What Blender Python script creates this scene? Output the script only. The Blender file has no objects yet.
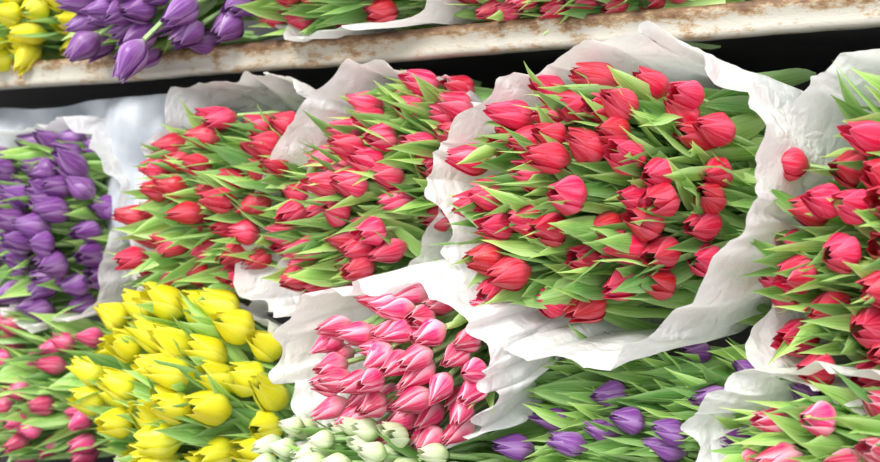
import bpy, math, random
import numpy as np
from mathutils import Vector, noise

random.seed(7)
rng = np.random.default_rng(23)
scene = bpy.context.scene
scene.view_settings.view_transform = 'Standard'
scene.view_settings.look = 'None'
scene.view_settings.exposure = 0.0

# ------------------------------------------------------------------ materials
def new_mat(name):
    m = bpy.data.materials.new(name); m.use_nodes = True
    nt = m.node_tree; nt.nodes.clear()
    return m, nt, nt.nodes, nt.links

def ramp(nodes, stops, interp='LINEAR'):
    r = nodes.new('ShaderNodeValToRGB'); cr = r.color_ramp; cr.interpolation = interp
    cr.elements[0].position = stops[0][0]; cr.elements[0].color = (*stops[0][1], 1)
    cr.elements[1].position = stops[-1][0]; cr.elements[1].color = (*stops[-1][1], 1)
    for p, c in stops[1:-1]:
        e = cr.elements.new(p); e.color = (*c, 1)
    return r

def blade_mat(name, stops, edge, edge_amt, streak, streak_amt, rough=0.35, transl=0.22, vscale=14.0, var=0.18, hue=0.007):
    m, nt, N, L = new_mat(name)
    at = N.new('ShaderNodeAttribute'); at.attribute_name = 'blade'
    sp = N.new('ShaderNodeSeparateColor'); L.new(at.outputs['Color'], sp.inputs[0])
    r = ramp(N, stops); L.new(sp.outputs[0], r.inputs[0])
    a = N.new('ShaderNodeMath'); a.operation = 'SUBTRACT'; L.new(sp.outputs[1], a.inputs[0]); a.inputs[1].default_value = .5
    b = N.new('ShaderNodeMath'); b.operation = 'ABSOLUTE'; L.new(a.outputs[0], b.inputs[0])
    c = N.new('ShaderNodeMapRange'); L.new(b.outputs[0], c.inputs[0])
    c.inputs[1].default_value = .20; c.inputs[2].default_value = .5; c.inputs[3].default_value = 0; c.inputs[4].default_value = edge_amt
    mx = N.new('ShaderNodeMix'); mx.data_type = 'RGBA'
    L.new(c.outputs[0], mx.inputs[0]); L.new(r.outputs[0], mx.inputs[6]); mx.inputs[7].default_value = (*edge, 1)
    cb = N.new('ShaderNodeCombineXYZ')
    m1 = N.new('ShaderNodeMath'); m1.operation = 'MULTIPLY'; L.new(sp.outputs[1], m1.inputs[0]); m1.inputs[1].default_value = vscale
    m2 = N.new('ShaderNodeMath'); m2.operation = 'MULTIPLY'; L.new(sp.outputs[0], m2.inputs[0]); m2.inputs[1].default_value = 1.6
    m3 = N.new('ShaderNodeMath'); m3.operation = 'MULTIPLY'; L.new(sp.outputs[2], m3.inputs[0]); m3.inputs[1].default_value = 90
    L.new(m1.outputs[0], cb.inputs[0]); L.new(m2.outputs[0], cb.inputs[1]); L.new(m3.outputs[0], cb.inputs[2])
    nz = N.new('ShaderNodeTexNoise'); nz.inputs['Scale'].default_value = 1.0; nz.inputs['Detail'].default_value = 3
    L.new(cb.outputs[0], nz.inputs['Vector'])
    mr = N.new('ShaderNodeMapRange'); L.new(nz.outputs[0], mr.inputs[0])
    mr.inputs[1].default_value = .44; mr.inputs[2].default_value = .69; mr.inputs[4].default_value = streak_amt
    mx2 = N.new('ShaderNodeMix'); mx2.data_type = 'RGBA'
    L.new(mr.outputs[0], mx2.inputs[0]); L.new(mx.outputs[2], mx2.inputs[6]); mx2.inputs[7].default_value = (*streak, 1)
    hs = N.new('ShaderNodeHueSaturation')
    v = N.new('ShaderNodeMapRange'); L.new(sp.outputs[2], v.inputs[0]); v.inputs[3].default_value = 1 - var; v.inputs[4].default_value = 1 + var
    h = N.new('ShaderNodeMapRange'); L.new(sp.outputs[2], h.inputs[0]); h.inputs[3].default_value = .5 + hue; h.inputs[4].default_value = .5 - hue
    L.new(v.outputs[0], hs.inputs['Value']); L.new(h.outputs[0], hs.inputs['Hue']); L.new(mx2.outputs[2], hs.inputs['Color'])
    bs = N.new('ShaderNodeBsdfPrincipled'); bs.inputs['Roughness'].default_value = rough
    L.new(hs.outputs[0], bs.inputs['Base Color'])
    bp = N.new('ShaderNodeBump'); bp.inputs['Strength'].default_value = .3; bp.inputs['Distance'].default_value = .002
    L.new(nz.outputs[0], bp.inputs['Height']); L.new(bp.outputs[0], bs.inputs['Normal'])
    tr = N.new('ShaderNodeBsdfTranslucent'); L.new(hs.outputs[0], tr.inputs['Color'])
    ms = N.new('ShaderNodeMixShader'); ms.inputs[0].default_value = transl
    L.new(bs.outputs[0], ms.inputs[1]); L.new(tr.outputs[0], ms.inputs[2])
    o = N.new('ShaderNodeOutputMaterial'); L.new(ms.outputs[0], o.inputs[0])
    return m

PET = {
 'red': blade_mat('petal_red', [(0, (.75, .5, .28)), (.11, (.74, .08, .09)), (.42, (.66, .007, .042)), (1, (.44, .002, .018))], (.90, .16, .26), .58, (.90, .17, .27), .5),  # pale pink streaks: petal variegation plus sheen painted into the colour
 'rose': blade_mat('petal_rose', [(0, (.8, .55, .35)), (.13, (.80, .10, .15)), (.45, (.70, .009, .068)), (1, (.48, .003, .03))], (.94, .28, .38), .66, (.92, .25, .36), .58),
 'magenta': blade_mat('petal_magenta', [(0, (.8, .6, .5)), (.15, (.75, .15, .28)), (.5, (.64, .015, .13)), (1, (.48, .008, .08))], (.92, .32, .48), .65, (.90, .30, .46), .55),
 'pink': blade_mat('petal_pink', [(0, (.92, .86, .66)), (.18, (.88, .42, .46)), (.45, (.72, .02, .13)), (1, (.42, .004, .03))], (.97, .56, .66), .95, (.95, .34, .48), .5, var=.22),
 'purple': blade_mat('petal_purple', [(0, (.5, .45, .48)), (.15, (.26, .10, .32)), (.5, (.18, .035, .25)), (1, (.11, .014, .17))], (.50, .32, .58), .6, (.44, .24, .53), .5),
 'yellow': blade_mat('petal_yellow', [(0, (.50, .66, .05)), (.2, (.74, .72, .03)), (.6, (.82, .73, .015)), (1, (.84, .72, .015))], (.93, .88, .20), .5, (.62, .67, .03), .5, var=.07),
 'white': blade_mat('petal_white', [(0, (.42, .60, .22)), (.3, (.60, .73, .36)), (.7, (.74, .80, .55)), (1, (.78, .82, .62))], (.84, .88, .74), .5, (.54, .70, .32), .45, var=.05),
}
LEAF = blade_mat('leaf_green', [(0, (.52, .74, .28)), (.3, (.28, .52, .11)), (.75, (.18, .42, .07)), (1, (.38, .60, .14))], (.58, .80, .36), .65, (.50, .74, .28), .7, rough=.27, transl=.36, vscale=24, var=.38, hue=.02)
STEM = blade_mat('stem_green', [(0, (.30, .5, .16)), (1, (.46, .68, .29))], (.4, .6, .25), .2, (.3, .5, .2), .3)

def paper_material():
    m, nt, N, L = new_mat('white_wrapping_paper')
    tc = N.new('ShaderNodeTexCoord')
    nz = N.new('ShaderNodeTexNoise'); nz.inputs['Scale'].default_value = 18; nz.inputs['Detail'].default_value = 5
    nz2 = N.new('ShaderNodeTexVoronoi'); nz2.inputs['Scale'].default_value = 22; nz2.feature = 'DISTANCE_TO_EDGE'
    L.new(tc.outputs['Object'], nz.inputs['Vector'])
    mp = N.new('ShaderNodeMix'); mp.data_type = 'VECTOR'; mp.inputs[0].default_value = .12
    L.new(tc.outputs['Object'], mp.inputs[4]); L.new(nz.outputs['Color'], mp.inputs[5]); L.new(mp.outputs[1], nz2.inputs['Vector'])
    r = ramp(N, [(0.3, (.88, .88, .88)), (.7, (.94, .94, .94))]); L.new(nz.outputs[0], r.inputs[0])
    bs = N.new('ShaderNodeBsdfPrincipled'); bs.inputs['Roughness'].default_value = .5
    L.new(r.outputs[0], bs.inputs['Base Color'])
    ad = N.new('ShaderNodeMath'); ad.operation = 'ADD'; L.new(nz.outputs[0], ad.inputs[0]); L.new(nz2.outputs[0], ad.inputs[1])
    bp = N.new('ShaderNodeBump'); bp.inputs['Strength'].default_value = .5; bp.inputs['Distance'].default_value = .012
    L.new(ad.outputs[0], bp.inputs['Height']); L.new(bp.outputs[0], bs.inputs['Normal'])
    tr = N.new('ShaderNodeBsdfTranslucent'); tr.inputs[0].default_value = (.94, .95, .95, 1)
    ms = N.new('ShaderNodeMixShader'); ms.inputs[0].default_value = .42
    L.new(bs.outputs[0], ms.inputs[1]); L.new(tr.outputs[0], ms.inputs[2])
    o = N.new('ShaderNodeOutputMaterial'); L.new(ms.outputs[0], o.inputs[0])
    return m
PAPER = paper_material()

def simple_mat(name, c1, c2, scale=8, rough=.7, metallic=0, lo=.4, hi=.6, bump=.2):
    m, nt, N, L = new_mat(name)
    tc = N.new('ShaderNodeTexCoord'); nz = N.new('ShaderNodeTexNoise')
    nz.inputs['Scale'].default_value = scale; nz.inputs['Detail'].default_value = 6
    L.new(tc.outputs['Object'], nz.inputs['Vector'])
    r = ramp(N, [(lo, c1), (hi, c2)]); L.new(nz.outputs[0], r.inputs[0])
    bs = N.new('ShaderNodeBsdfPrincipled'); bs.inputs['Roughness'].default_value = rough; bs.inputs['Metallic'].default_value = metallic
    L.new(r.outputs[0], bs.inputs['Base Color'])
    bp = N.new('ShaderNodeBump'); bp.inputs['Strength'].default_value = bump; bp.inputs['Distance'].default_value = .01
    L.new(nz.outputs[0], bp.inputs['Height']); L.new(bp.outputs[0], bs.inputs['Normal'])
    o = N.new('ShaderNodeOutputMaterial'); L.new(bs.outputs[0], o.inputs[0])
    return m

def rust_mat():
    m, nt, N, L = new_mat('chipped_paint_rust')
    tc = N.new('ShaderNodeTexCoord')
    mp = N.new('ShaderNodeMapping'); mp.inputs['Scale'].default_value = (.6, 1, 1.3); L.new(tc.outputs['Object'], mp.inputs[0])
    n1 = N.new('ShaderNodeTexNoise'); n1.inputs['Scale'].default_value = 38; n1.inputs['Detail'].default_value = 9; n1.inputs['Roughness'].default_value = .78
    n2 = N.new('ShaderNodeTexNoise'); n2.inputs['Scale'].default_value = 9; n2.inputs['Detail'].default_value = 5
    L.new(mp.outputs[0], n1.inputs['Vector']); L.new(mp.outputs[0], n2.inputs['Vector'])
    sx = N.new('ShaderNodeSeparateXYZ'); L.new(tc.outputs['Object'], sx.inputs[0])
    ez = N.new('ShaderNodeMapRange'); L.new(sx.outputs[2], ez.inputs[0]); ez.inputs[1].default_value = .222; ez.inputs[2].default_value = .238; ez.inputs[3].default_value = -.02; ez.inputs[4].default_value = .18
    ad = N.new('ShaderNodeMath'); ad.operation = 'ADD'; L.new(n1.outputs[0], ad.inputs[0]); L.new(ez.outputs[0], ad.inputs[1])
    r = ramp(N, [(.50, (.42, .395, .34)), (.57, (.32, .22, .12)), (.64, (.17, .085, .035)), (.78, (.06, .03, .015))]); L.new(ad.outputs[0], r.inputs[0])
    r2 = ramp(N, [(.35, (.70, .62, .50)), (.6, (1, 1, 1))]); L.new(n2.outputs[0], r2.inputs[0])
    mx = N.new('ShaderNodeMix'); mx.data_type = 'RGBA'; mx.blend_type = 'MULTIPLY'; mx.inputs[0].default_value = .7
    L.new(r.outputs[0], mx.inputs[6]); L.new(r2.outputs[0], mx.inputs[7])
    bs = N.new('ShaderNodeBsdfPrincipled'); bs.inputs['Roughness'].default_value = .5; bs.inputs['Metallic'].default_value = .1
    L.new(mx.outputs[2], bs.inputs['Base Color'])
    bp = N.new('ShaderNodeBump'); bp.inputs['Strength'].default_value = .6; bp.inputs['Distance'].default_value = .003
    L.new(ad.outputs[0], bp.inputs['Height']); L.new(bp.outputs[0], bs.inputs['Normal'])
    o = N.new('ShaderNodeOutputMaterial'); L.new(bs.outputs[0], o.inputs[0])
    return m
RUST = rust_mat()
DARK = simple_mat('dark_steel', (.012, .012, .014), (.03, .028, .026), 10, .6)

# ------------------------------------------------------------------ mesh helpers
class Acc:
    def __init__(s): s.v = []; s.f = []; s.c = []; s.n = 0
    def add(s, V, F, C):
        s.v.append(V); s.f.append(F + s.n); s.c.append(C); s.n += len(V)
    def build(s, name, mat, parent, origin):
        V = np.concatenate(s.v) - np.array(origin); F = np.concatenate(s.f); C = np.concatenate(s.c)
        me = bpy.data.meshes.new(name)
        me.vertices.add(len(V)); me.vertices.foreach_set('co', V.astype(np.float32).ravel())
        me.loops.add(len(F) * 4); me.polygons.add(len(F))
        me.loops.foreach_set('vertex_index', F.astype(np.int32).ravel())
        me.polygons.foreach_set('loop_start', np.arange(0, len(F) * 4, 4, dtype=np.int32))
        me.polygons.foreach_set('use_smooth', np.ones(len(F), dtype=bool))
        me.update(calc_edges=True); me.validate()
        ca = me.color_attributes.new('blade', 'FLOAT_COLOR', 'POINT')
        CC = np.ones((len(V), 4), dtype=np.float32); CC[:, :3] = C
        if len(me.vertices) == len(V): ca.data.foreach_set('color', CC.ravel())
        me.materials.append(mat)
        ob = bpy.data.objects.new(name, me); scene.collection.objects.link(ob)
        if parent: ob.parent = parent
        return ob

def grid_faces(nr, nc):
    i = np.arange(nr - 1)[:, None]; j = np.arange(nc - 1)[None, :]
    a = (i * nc + j).ravel()
    return np.stack([a, a + 1, a + nc + 1, a + nc], 1)

def frame(d, roll):
    d = d / np.linalg.norm(d)
    up = np.array([0, 0, 1.]) if abs(d[2]) < .9 else np.array([1., 0, 0])
    x = np.cross(up, d); x /= np.linalg.norm(x); y = np.cross(d, x)
    c, s = math.cos(roll), math.sin(roll)
    return np.stack([x * c + y * s, -x * s + y * c, d])

NT, NS = 12, 7
T = np.linspace(0, 1, NT)[:, None] * np.ones((1, NS)); S = np.ones((NT, 1)) * np.linspace(-1, 1, NS)[None, :]
PF = grid_faces(NT, NS)
def tulip(acc, base, d, L, W, openness, rnd):
    """six overlapping petals: three outer, three inner, cup shaped with pointed tips"""
    M = frame(d, rng.uniform(0, 6.28))
    for k in range(6):
        inner = k % 2
        phi = k * math.pi / 3 + rng.normal(0, .08)
        Lk = L * (1.0 if not inner else 1.02) * rng.uniform(.92, 1.05)
        tipr = openness + rng.normal(0, .09) + (0 if not inner else -.08)
        t = T
        rise = np.sin(np.clip(t / .40, 0, 1) * math.pi / 2) ** .75
        fall = np.clip((t - .40) / .60, 0, 1)
        fall = fall * fall * (3 - 2 * fall) * .5 + fall * .5
        R = W * .5 * (rise * (1 - fall) + max(tipr, .1) * fall)
        R = R * (1.0 if not inner else .88) * (1 + .08 * S)
        x = np.clip((t - .45) / .55, 0, 1)
        w = np.where(t > .45, 1.06 * np.clip(1 - x ** 1.9, 0.0, 1) ** .8, 1.06 * (.70 + .30 * np.sin(t / .45 * math.pi / 2)))
        ang = phi + S * w
        R = R * (1 + .07 * (1 - np.abs(S) * 3).clip(0, 1) * np.sin(t * math.pi))
        R = R * (1 - .10 * np.abs(S) ** 3 * t)
        z = Lk * (t ** .9)
        P = np.stack([R * np.cos(ang), R * np.sin(ang), z], -1).reshape(-1, 3)
        V = P @ M + base
        C = np.stack([t, (S + 1) / 2, np.full_like(t, rnd)], -1).reshape(-1, 3)
        acc.add(V, PF.copy(), C)

LT, LS = 13, 5
lT = np.linspace(0, 1, LT)[:, None] * np.ones((1, LS)); lS = np.ones((LT, 1)) * np.linspace(-1, 1, LS)[None, :]
LF = grid_faces(LT, LS)
def leaf(acc, base, d, L, W, bend, roll, fold, rnd, twist):
    M = frame(d, roll)
    t = lT; s = lS
    w = W * .5 * (np.sin(np.clip(t, 0, 1) ** .95 * math.pi) ** .75 * .9 + .3 * (1 - t)) * (1 - t ** 8)
    w = np.clip(w, 0.0002, None)
    tw = twist * t
    cup = fold * w * (s ** 2)
    x = s * w; y = cup + .10 * w * np.sin(t * 14 + rnd * 40) * s
    xx = x * np.cos(tw) - y * np.sin(tw); yy = x * np.sin(tw) + y * np.cos(tw)
    yy = yy + bend * L * t ** 2
    z = L * (t - .12 * abs(bend) * t ** 3)
    P = np.stack([xx, yy, z], -1).reshape(-1, 3)
    C = np.stack([t, (s + 1) / 2, np.full_like(t, rnd)], -1).reshape(-1, 3)
    acc.add(P @ M + base, LF.copy(), C)

def tube(acc, p0, p1, p2, r, rnd):
    n, m = 6, 7
    q = np.linspace(0, 1, n)[:, None]
    path = (1 - q) ** 2 * p0 + 2 * q * (1 - q) * p1 + q ** 2 * p2
    M = frame(p2 - p0, 0)
    a = np.linspace(0, 2 * math.pi, m)
    ring = (np.cos(a)[:, None] * M[0] + np.sin(a)[:, None] * M[1]) * r
    V = (path[:, None, :] + ring[None]).reshape(-1, 3)
    C = np.stack([np.repeat(q[:, 0], m), np.tile(np.linspace(0, 1, m), n), np.full(n * m, rnd)], -1)
    acc.add(V, grid_faces(n, m), C)

def nrm(v): v = np.array(v, float); return v / np.linalg.norm(v)

def interp_ang(ctrl, th):
    xs = [c[0] for c in ctrl]; out = []
    for k in range(1, len(ctrl[0])):
        ys = [c[k] for c in ctrl]
        X = np.array([x - 360 for x in xs] + xs + [x + 360 for x in xs]); Y = np.array(ys * 3)
        out.append(np.interp(th, X, Y))
    return out

def bouquet(name, P, a, b, kind, n, d=(-.5, -.84, .05), N=(0, -1, 0), shear=0., dome=.05, L=.050, W=.033,
            leaves=110, leaf_len=.15, leaf_w=.025, leaf_out=.045, dmin=.034, spread=.30, openness=.42,
            paper=None, length=.38, back=.42, lspread=.19, pscale=1.0, extra=None):
    P = np.array(P, float); d = nrm(d); N = nrm(N)
    U = nrm(np.cross(N, [0, 0, 1.]))
    if U[0] < 0: U = -U
    V = np.array([0, 0, 1.])
    e = bpy.data.objects.new(name, None); e.location = P; scene.collection.objects.link(e)
    e.empty_display_size = .05
    tie = P - d * length
    heads, lv, st = Acc(), Acc(), Acc()
    pts = []
    tries = 0
    while len(pts) < n and tries < 9000:
        tries += 1
        x, z = rng.uniform(-1, 1, 2)
        if abs(x) ** 2.4 + abs(z) ** 2.4 > 1: continue
        q = np.array([x * a, z * b])
        if any(np.hypot(*(q - p)) < dmin for p in pts): continue
        pts.append(q)
    def surf(x, z):
        r2 = min((x / a) ** 2 + (z / b) ** 2, 1.4)
        return P + U * (x + shear * z) + V * z + N * dome * (1 - r2)
    def dirn(x, z, sp, jit):
        return nrm(d + sp * (U * x / a + V * z / b) + rng.normal(0, jit, 3))
    for q in pts:
        x, z = q
        dd = dirn(x, z, spread * (.8 if paper else 1), .17)
        c = surf(x, z) + d * rng.uniform(-.030, .018)
        Lh = L * rng.uniform(.82, 1.15); rnd = rng.uniform()
        base = c - dd * Lh * .5
        tulip(heads, base, dd, Lh, W * rng.uniform(.88, 1.1), openness + rng.uniform(-.17, .18), rnd)
        tb = tie + (U * x + V * z) * .3
        tube(st, tb, base - dd * .12, base + dd * .002, .0034, rnd)
    for (off, dv, Lh) in (extra or []):
        dd = nrm(dv); base = P + np.array(off)
        tulip(heads, base, dd, Lh, W, openness, rng.uniform())
        tube(st, tie, base - dd * .10, base + dd * .002, .0034, .5)
    for i in range(leaves):
        while True:
            x, z = rng.uniform(-1.0, 1.0, 2)
            if abs(x) ** 2.4 + abs(z) ** 2.4 <= .95: break
        x *= a; z *= b
        dd = dirn(x, z, spread * (.72 if paper else .95), lspread)
        Ll = leaf_len * rng.uniform(.7, 1.2)
        tip = surf(x, z) + dd * rng.uniform(-.022, leaf_out + .012)
        base = tip - dd * Ll
        leaf(lv, base, dd, Ll, leaf_w * rng.uniform(.6, 1.3), rng.normal(0, .13), rng.uniform(0, 6.28), rng.uniform(.2, .8), rng.uniform(), rng.normal(0, .7))
    for i in range(leaves // 4):
        x, z = rng.uniform(-.85, .85, 2); x *= a; z *= b
        dd = dirn(x, z, spread * .8, lspread)
        Ll = leaf_len * rng.uniform(.9, 1.3)
        tip = surf(x, z) - d * rng.uniform(.03, .07)
        leaf(lv, tip - dd * Ll, dd, Ll, leaf_w * 1.3, rng.normal(0, .1), rng.uniform(0, 6.28), .4, rng.uniform(), rng.normal(0, .5))
    heads.build('flower_heads', PET[kind], e, P)
    lv.build('leaves', LEAF, e, P)
    st.build('stems', STEM, e, P)
    if paper:
        nth, nw = 240, 50
        th = np.linspace(0, 360, nth)
        R, Fw = interp_ang(paper, th)
        K = 15; k = np.ones(K) / K; h = K // 2
        R = np.convolve(np.concatenate([R[-h - 1:-1], R, R[1:h + 1]]), k, 'valid'); Fw = np.convolve(np.concatenate([Fw[-h - 1:-1], Fw, Fw[1:h + 1]]), k, 'valid')
        rows = []
        seed = rng.uniform(0, 100)
        for w in np.linspace(0, 1, nw):
            row = []
            for i, t in enumerate(th):
                tr = math.radians(t)
                cx, cz = math.cos(tr), math.sin(tr)
                sq = (abs(cx) ** 2.6 + abs(cz) ** 2.6) ** (-1 / 2.6)
                rr = R[i] * pscale
                sc = rr * (1 - w) ** 1.0 + back * w + .10 * math.sin(w * math.pi)
                jag = .016 * noise.noise(Vector((cx * 5 + seed, cz * 5, 40)))
                ridge = .5 - abs(noise.noise(Vector((cx * 5 + seed, cz * 5, w * 1.8 + 20))))
                ridge2 = .5 - abs(noise.noise(Vector((cx * 12 + seed, cz * 12, w * 8 + 70))))
                sc *= 1 + (.11 * ridge + .028 * ridge2 - .055) * (1 - .4 * w)
                x = cx * sq * a * sc; z = cz * sq * b * sc
                p = P + U * (x + shear * z * (1 - w)) + V * z + d * ((Fw[i] + jag) * (1 - w) ** 2 - length * w)
                nv = noise.noise_vector(Vector((cx * 2.2 + seed, cz * 2.2, w * 2.0)))
                nv2 = noise.noise_vector(Vector((cx * 6 + seed, cz * 6, w * 3.5 + 9)))
                p = p + np.array(nv) * .020 * (1 - .5 * w) + np.array(nv2) * .012
                row.append(p)
            row[-1] = row[0]
            rows.append(row)
        Vp = np.array(rows).reshape(-1, 3)
        pa = Acc(); pa.add(Vp, grid_faces(nw, nth), np.zeros((len(Vp), 3)))
        pa.build('wrapping_paper', PAPER, e, P)
    return e

def pc(r=1.08, f=.0, **k):
    base = {0: (r, f), 45: (r, f), 90: (r, f), 135: (r, f), 180: (r, f), 225: (r, f), 270: (r, f), 315: (r, f)}
    for kk, v in k.items(): base[int(kk[1:])] = v
    return [(a, *base[a]) for a in sorted(base)]

# --- main row under the shelf
bouquet('red_tulip_bouquet', (.208, -.07, .040), .142, .126, 'red', 50, d=(-.54, -.84, .06), shear=.15, leaves=310, dome=.05,
        L=.053, W=.037, dmin=.028, paper=pc(1.12, .0, a0=(1.48, .05), a45=(1.42, .03), a315=(1.46, .06), a270=(1.36, .05), a225=(1.10, .01), a180=(1.10, .02), a135=(1.14, .02), a90=(1.24, .0)))
bouquet('red_tulip_bouquet', (-.085, -.02, .050), .100, .126, 'rose', 48, d=(-.5, -.84, .05), shear=.45, leaves=240, dome=.045,
        L=.050, W=.034, dmin=.027, paper=pc(1.10, .0, a180=(1.36, .02), a135=(1.36, .02), a270=(1.2, .04), a225=(1.3, .04)))
bouquet('red_tulip_bouquet', (-.318, -.02, .028), .120, .122, 'red', 50, d=(-.55, -.82, .05), shear=.30, leaves=260, dome=.045,
        L=.049, W=.033, dmin=.027, paper=pc(1.12, .0, a90=(1.36, .0), a135=(1.42, .0), a180=(1.2, -.01), a45=(1.25, 0)))
bouquet('purple_tulip_bouquet', (-.632, 0, .010), .105, .125, 'purple', 50, d=(-.45, -.88, -.02), leaves=140, dome=.045, leaf_out=.035,
        L=.052, W=.037, dmin=.027, paper=pc(1.12, .0, a0=(1.3, .01), a45=(1.25, .01), a90=(1.12, .01), a315=(1.2, .03), a270=(1.15, .03)))
bouquet('red_tulip_bouquet', (.530, -.050, .000), .138, .145, 'red', 42, d=(-.5, -.84, .10), shear=.20, leaves=300, dome=.05,
        L=.052, W=.038, dmin=.029, paper=pc(1.10, .0, a90=(1.18, .02), a135=(1.22, .02), a180=(1.04, -.05), a225=(1.2, .0), a270=(1.15, .04)))
# --- lower row
bouquet('pink_tulip_bouquet', (-.640, 0, -.225), .15, .10, 'magenta', 44, d=(-.6, -.78, .0), leaves=240, L=.042, W=.028, dmin=.024, paper=None)
bouquet('yellow_tulip_bouquet', (-.348, -.05, -.205), .135, .120, 'yellow', 38, d=(-.42, -.80, .28), leaves=150, dome=.06, dmin=.034,
        L=.066, W=.044, openness=.48, leaf_w=.026, paper=pc(1.08, -.02, a0=(1.36, .0), a315=(1.35, .03), a270=(1.1, .0)))
bouquet('pink_tulip_bouquet', (.012, -.115, -.152), .098, .078, 'pink', 80, d=(-.45, -.82, -.22), leaves=24, dome=.035, dmin=.020,
        L=.048, W=.029, leaf_out=-.005, openness=.32, paper=pc(1.16, .01, a180=(1.75, .0), a135=(1.4, .0), a225=(1.55, .0), a270=(1.15, .02), a0=(1.15, .02)))
bouquet('purple_tulip_bouquet', (.275, -.03, -.222), .195, .105, 'purple', 32, d=(-.68, -.72, .08), leaves=480, L=.047, W=.030, dmin=.026, dome=.04,
        leaf_len=.16, leaf_out=.036, leaf_w=.024, paper=None)
bouquet('pink_tulip_bouquet', (.505, -.09, -.228), .13, .078, 'pink', 22, d=(-.6, -.78, .05), leaves=240, L=.046, W=.031, dmin=.026,
        paper=pc(1.1, .0, a180=(1.3, .02), a135=(1.35, .02)))
bouquet('white_tulip_bouquet', (-.040, -.140, -.248), .110, .035, 'white', 30, d=(-.5, -.8, .1), leaves=50, L=.038, W=.024, dmin=.020, dome=.02,
        leaf_w=.018, leaf_out=.025, length=.25, paper=None)
# --- on top of the shelf
bouquet('yellow_tulip_bouquet', (-.690, .0, .305), .105, .060, 'yellow', 30, d=(-.4, -.88, .0), leaves=50, L=.054, W=.040, dmin=.028, paper=None)
bouquet('purple_tulip_bouquet', (-.400, -.035, .290), .122, .058, 'purple', 42, d=(-.42, -.84, -.30), leaves=50, L=.056, W=.037, dmin=.025, dome=.06, leaf_out=.03, paper=None,
        extra=[((.045, -.075, -.052), (-.30, -.40, -.80), .062), ((-.05, -.05, -.035), (-.55, -.5, -.65), .055)])
bouquet('red_tulip_bouquet', (-.130, .0, .305), .135, .050, 'red', 28, d=(-.6, -.78, .0), leaves=220, L=.046, W=.033, dmin=.026,
        paper=pc(1.1, -.02, a270=(1.22, .06), a315=(1.35, .06)))
bouquet('pink_tulip_bouquet', (.160, .01, .292), .140, .048, 'rose', 28, d=(-.65, -.75, -.02), leaves=220, L=.042, W=.029, dmin=.026,
        paper=pc(1.08, -.02))

# ------------------------------------------------------------------ rack and surroundings
def box(name, lo, hi, mat, parent=None, bevel=.0):
    lo = Vector(lo); hi = Vector(hi)
    v = [(x, y, z) for x in (lo.x, hi.x) for y in (lo.y, hi.y) for z in (lo.z, hi.z)]
    f = [(0, 1, 3, 2), (4, 6, 7, 5), (0, 4, 5, 1), (2, 3, 7, 6), (0, 2, 6, 4), (1, 5, 7, 3)]
    me = bpy.data.meshes.new(name); me.from_pydata(v, [], f); me.update(); me.materials.append(mat)
    o = bpy.data.objects.new(name, me); scene.collection.objects.link(o)
    if bevel:
        md = o.modifiers.new('bev', 'BEVEL'); md.width = bevel; md.segments = 3
    if parent: o.parent = parent
    return o

rack = bpy.data.objects.new('metal_display_rack', None); scene.collection.objects.link(rack)
prof = [(.30, .236), (.02, .236), (.004, .2375), (-.004, .241), (-.010, .2405), (-.0125, .236), (-.0115, .230), (-.009, .226), (-.009, .214), (-.0105, .209), (-.006, .206), (.012, .206), (.012, .209)]
nx = 220; xs = np.linspace(-1.3, 1.1, nx); vs = []
for x in xs:
    for (y, z) in prof:
        k = 1 if y < .02 else 0
        dz = .0022 * noise.noise(Vector((x * 5, 0, 0))) + .0012 * noise.noise(Vector((x * 25, 3, 0)))
        dy = .003 * noise.noise(Vector((x * 7, 5, z * 20)))
        vs.append((x, y + dy * k, z + dz * k))
me = bpy.data.meshes.new('shelf_front'); me.from_pydata(vs, [], [tuple(int(q) for q in f) for f in grid_faces(nx, len(prof))])
me.update(); me.polygons.foreach_set('use_smooth', [True] * len(me.polygons)); me.materials.append(RUST)
lip = bpy.data.objects.new('shelf_front_lip', me); scene.collection.objects.link(lip); lip.parent = rack
box('shelf_panel', (-1.3, .012, .218), (1.1, .5, .232), DARK, rack)
box('lower_shelf_panel', (-1.3, -.08, -.375), (1.1, .5, -.355), DARK, rack, .003)
for i, (x, y) in enumerate([(-1.28, .47), (1.08, .47), (-1.28, 0.03), (1.08, 0.03)]):
    box('post_%d' % i, (x - .02, y - .02, -1.0), (x + .02, y + .02, .7), DARK, rack, .003)
box('rear_panel', (-1.3, .5, -.9), (1.1, .515, .7), DARK, rack)

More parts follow.
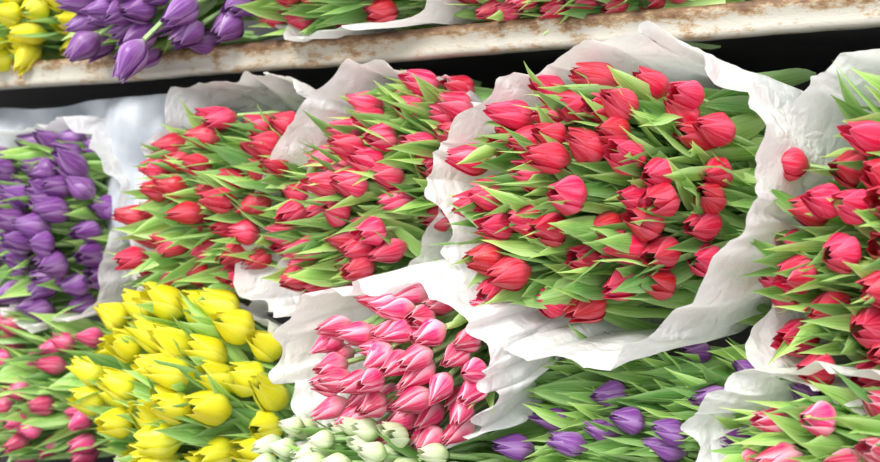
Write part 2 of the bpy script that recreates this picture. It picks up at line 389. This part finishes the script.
WALL = simple_mat('rear_wall_plaster', (.25, .25, .26), (.35, .35, .35), 3)
FLOOR = simple_mat('pavement', (.22, .22, .22), (.36, .35, .34), 5)
box('wall_back', (-4, .9, -1.0), (3, 1.0, 2.2), WALL)
box('floor', (-4, -4, -1.05), (3, 1.0, -1.0), FLOOR)

PL = simple_mat('grey_plastic_film', (.24, .27, .31), (.44, .47, .51), 7, .35, bump=.6)
nu, nv = 90, 40; vs = []
for i in range(nu):
    for j in range(nv):
        x = -1.15 + .80 * i / (nu - 1); z = -.02 + .205 * j / (nv - 1)
        q = noise.noise_vector(Vector((x * 7, z * 9, 1.3))); q2 = noise.noise_vector(Vector((x * 24, z * 20, 6.3)))
        vs.append((x + q.x * .01, .05 + q.y * .05 + q2.y * .012 + .025 * math.sin(x * 16), z + q.z * .014))
me = bpy.data.meshes.new('plastic'); me.from_pydata(vs, [], [tuple(int(q) for q in f) for f in grid_faces(nu, nv)])
me.update(); me.polygons.foreach_set('use_smooth', [True] * len(me.polygons)); me.materials.append(PL)
o = bpy.data.objects.new('plastic_sheet', me); scene.collection.objects.link(o)

# ------------------------------------------------------------------ light
w = bpy.data.worlds.new('daylight'); scene.world = w; w.use_nodes = True
bg = w.node_tree.nodes['Background']; bg.inputs[0].default_value = (.96, .98, 1.0, 1); bg.inputs[1].default_value = 1.6
sl = bpy.data.lights.new('sun_light', 'SUN'); sl.energy = 4.2; sl.angle = .45; sl.color = (1, .98, .94)
so = bpy.data.objects.new('sun_light', sl); scene.collection.objects.link(so)
so.rotation_euler = Vector((.06, .76, -.66)).to_track_quat('-Z', 'Y').to_euler()

# ------------------------------------------------------------------ camera
cd = bpy.data.cameras.new('camera'); cam = bpy.data.objects.new('camera', cd); scene.collection.objects.link(cam)
cam.location = (.658, -1.292, 0); cd.lens = 50; cd.sensor_width = 36
cam.rotation_euler = (math.radians(90), 0, math.radians(27))
cd.dof.use_dof = True; cd.dof.focus_distance = 1.3; cd.dof.aperture_fstop = 4.5
cd.clip_start = .01
scene.camera = cam
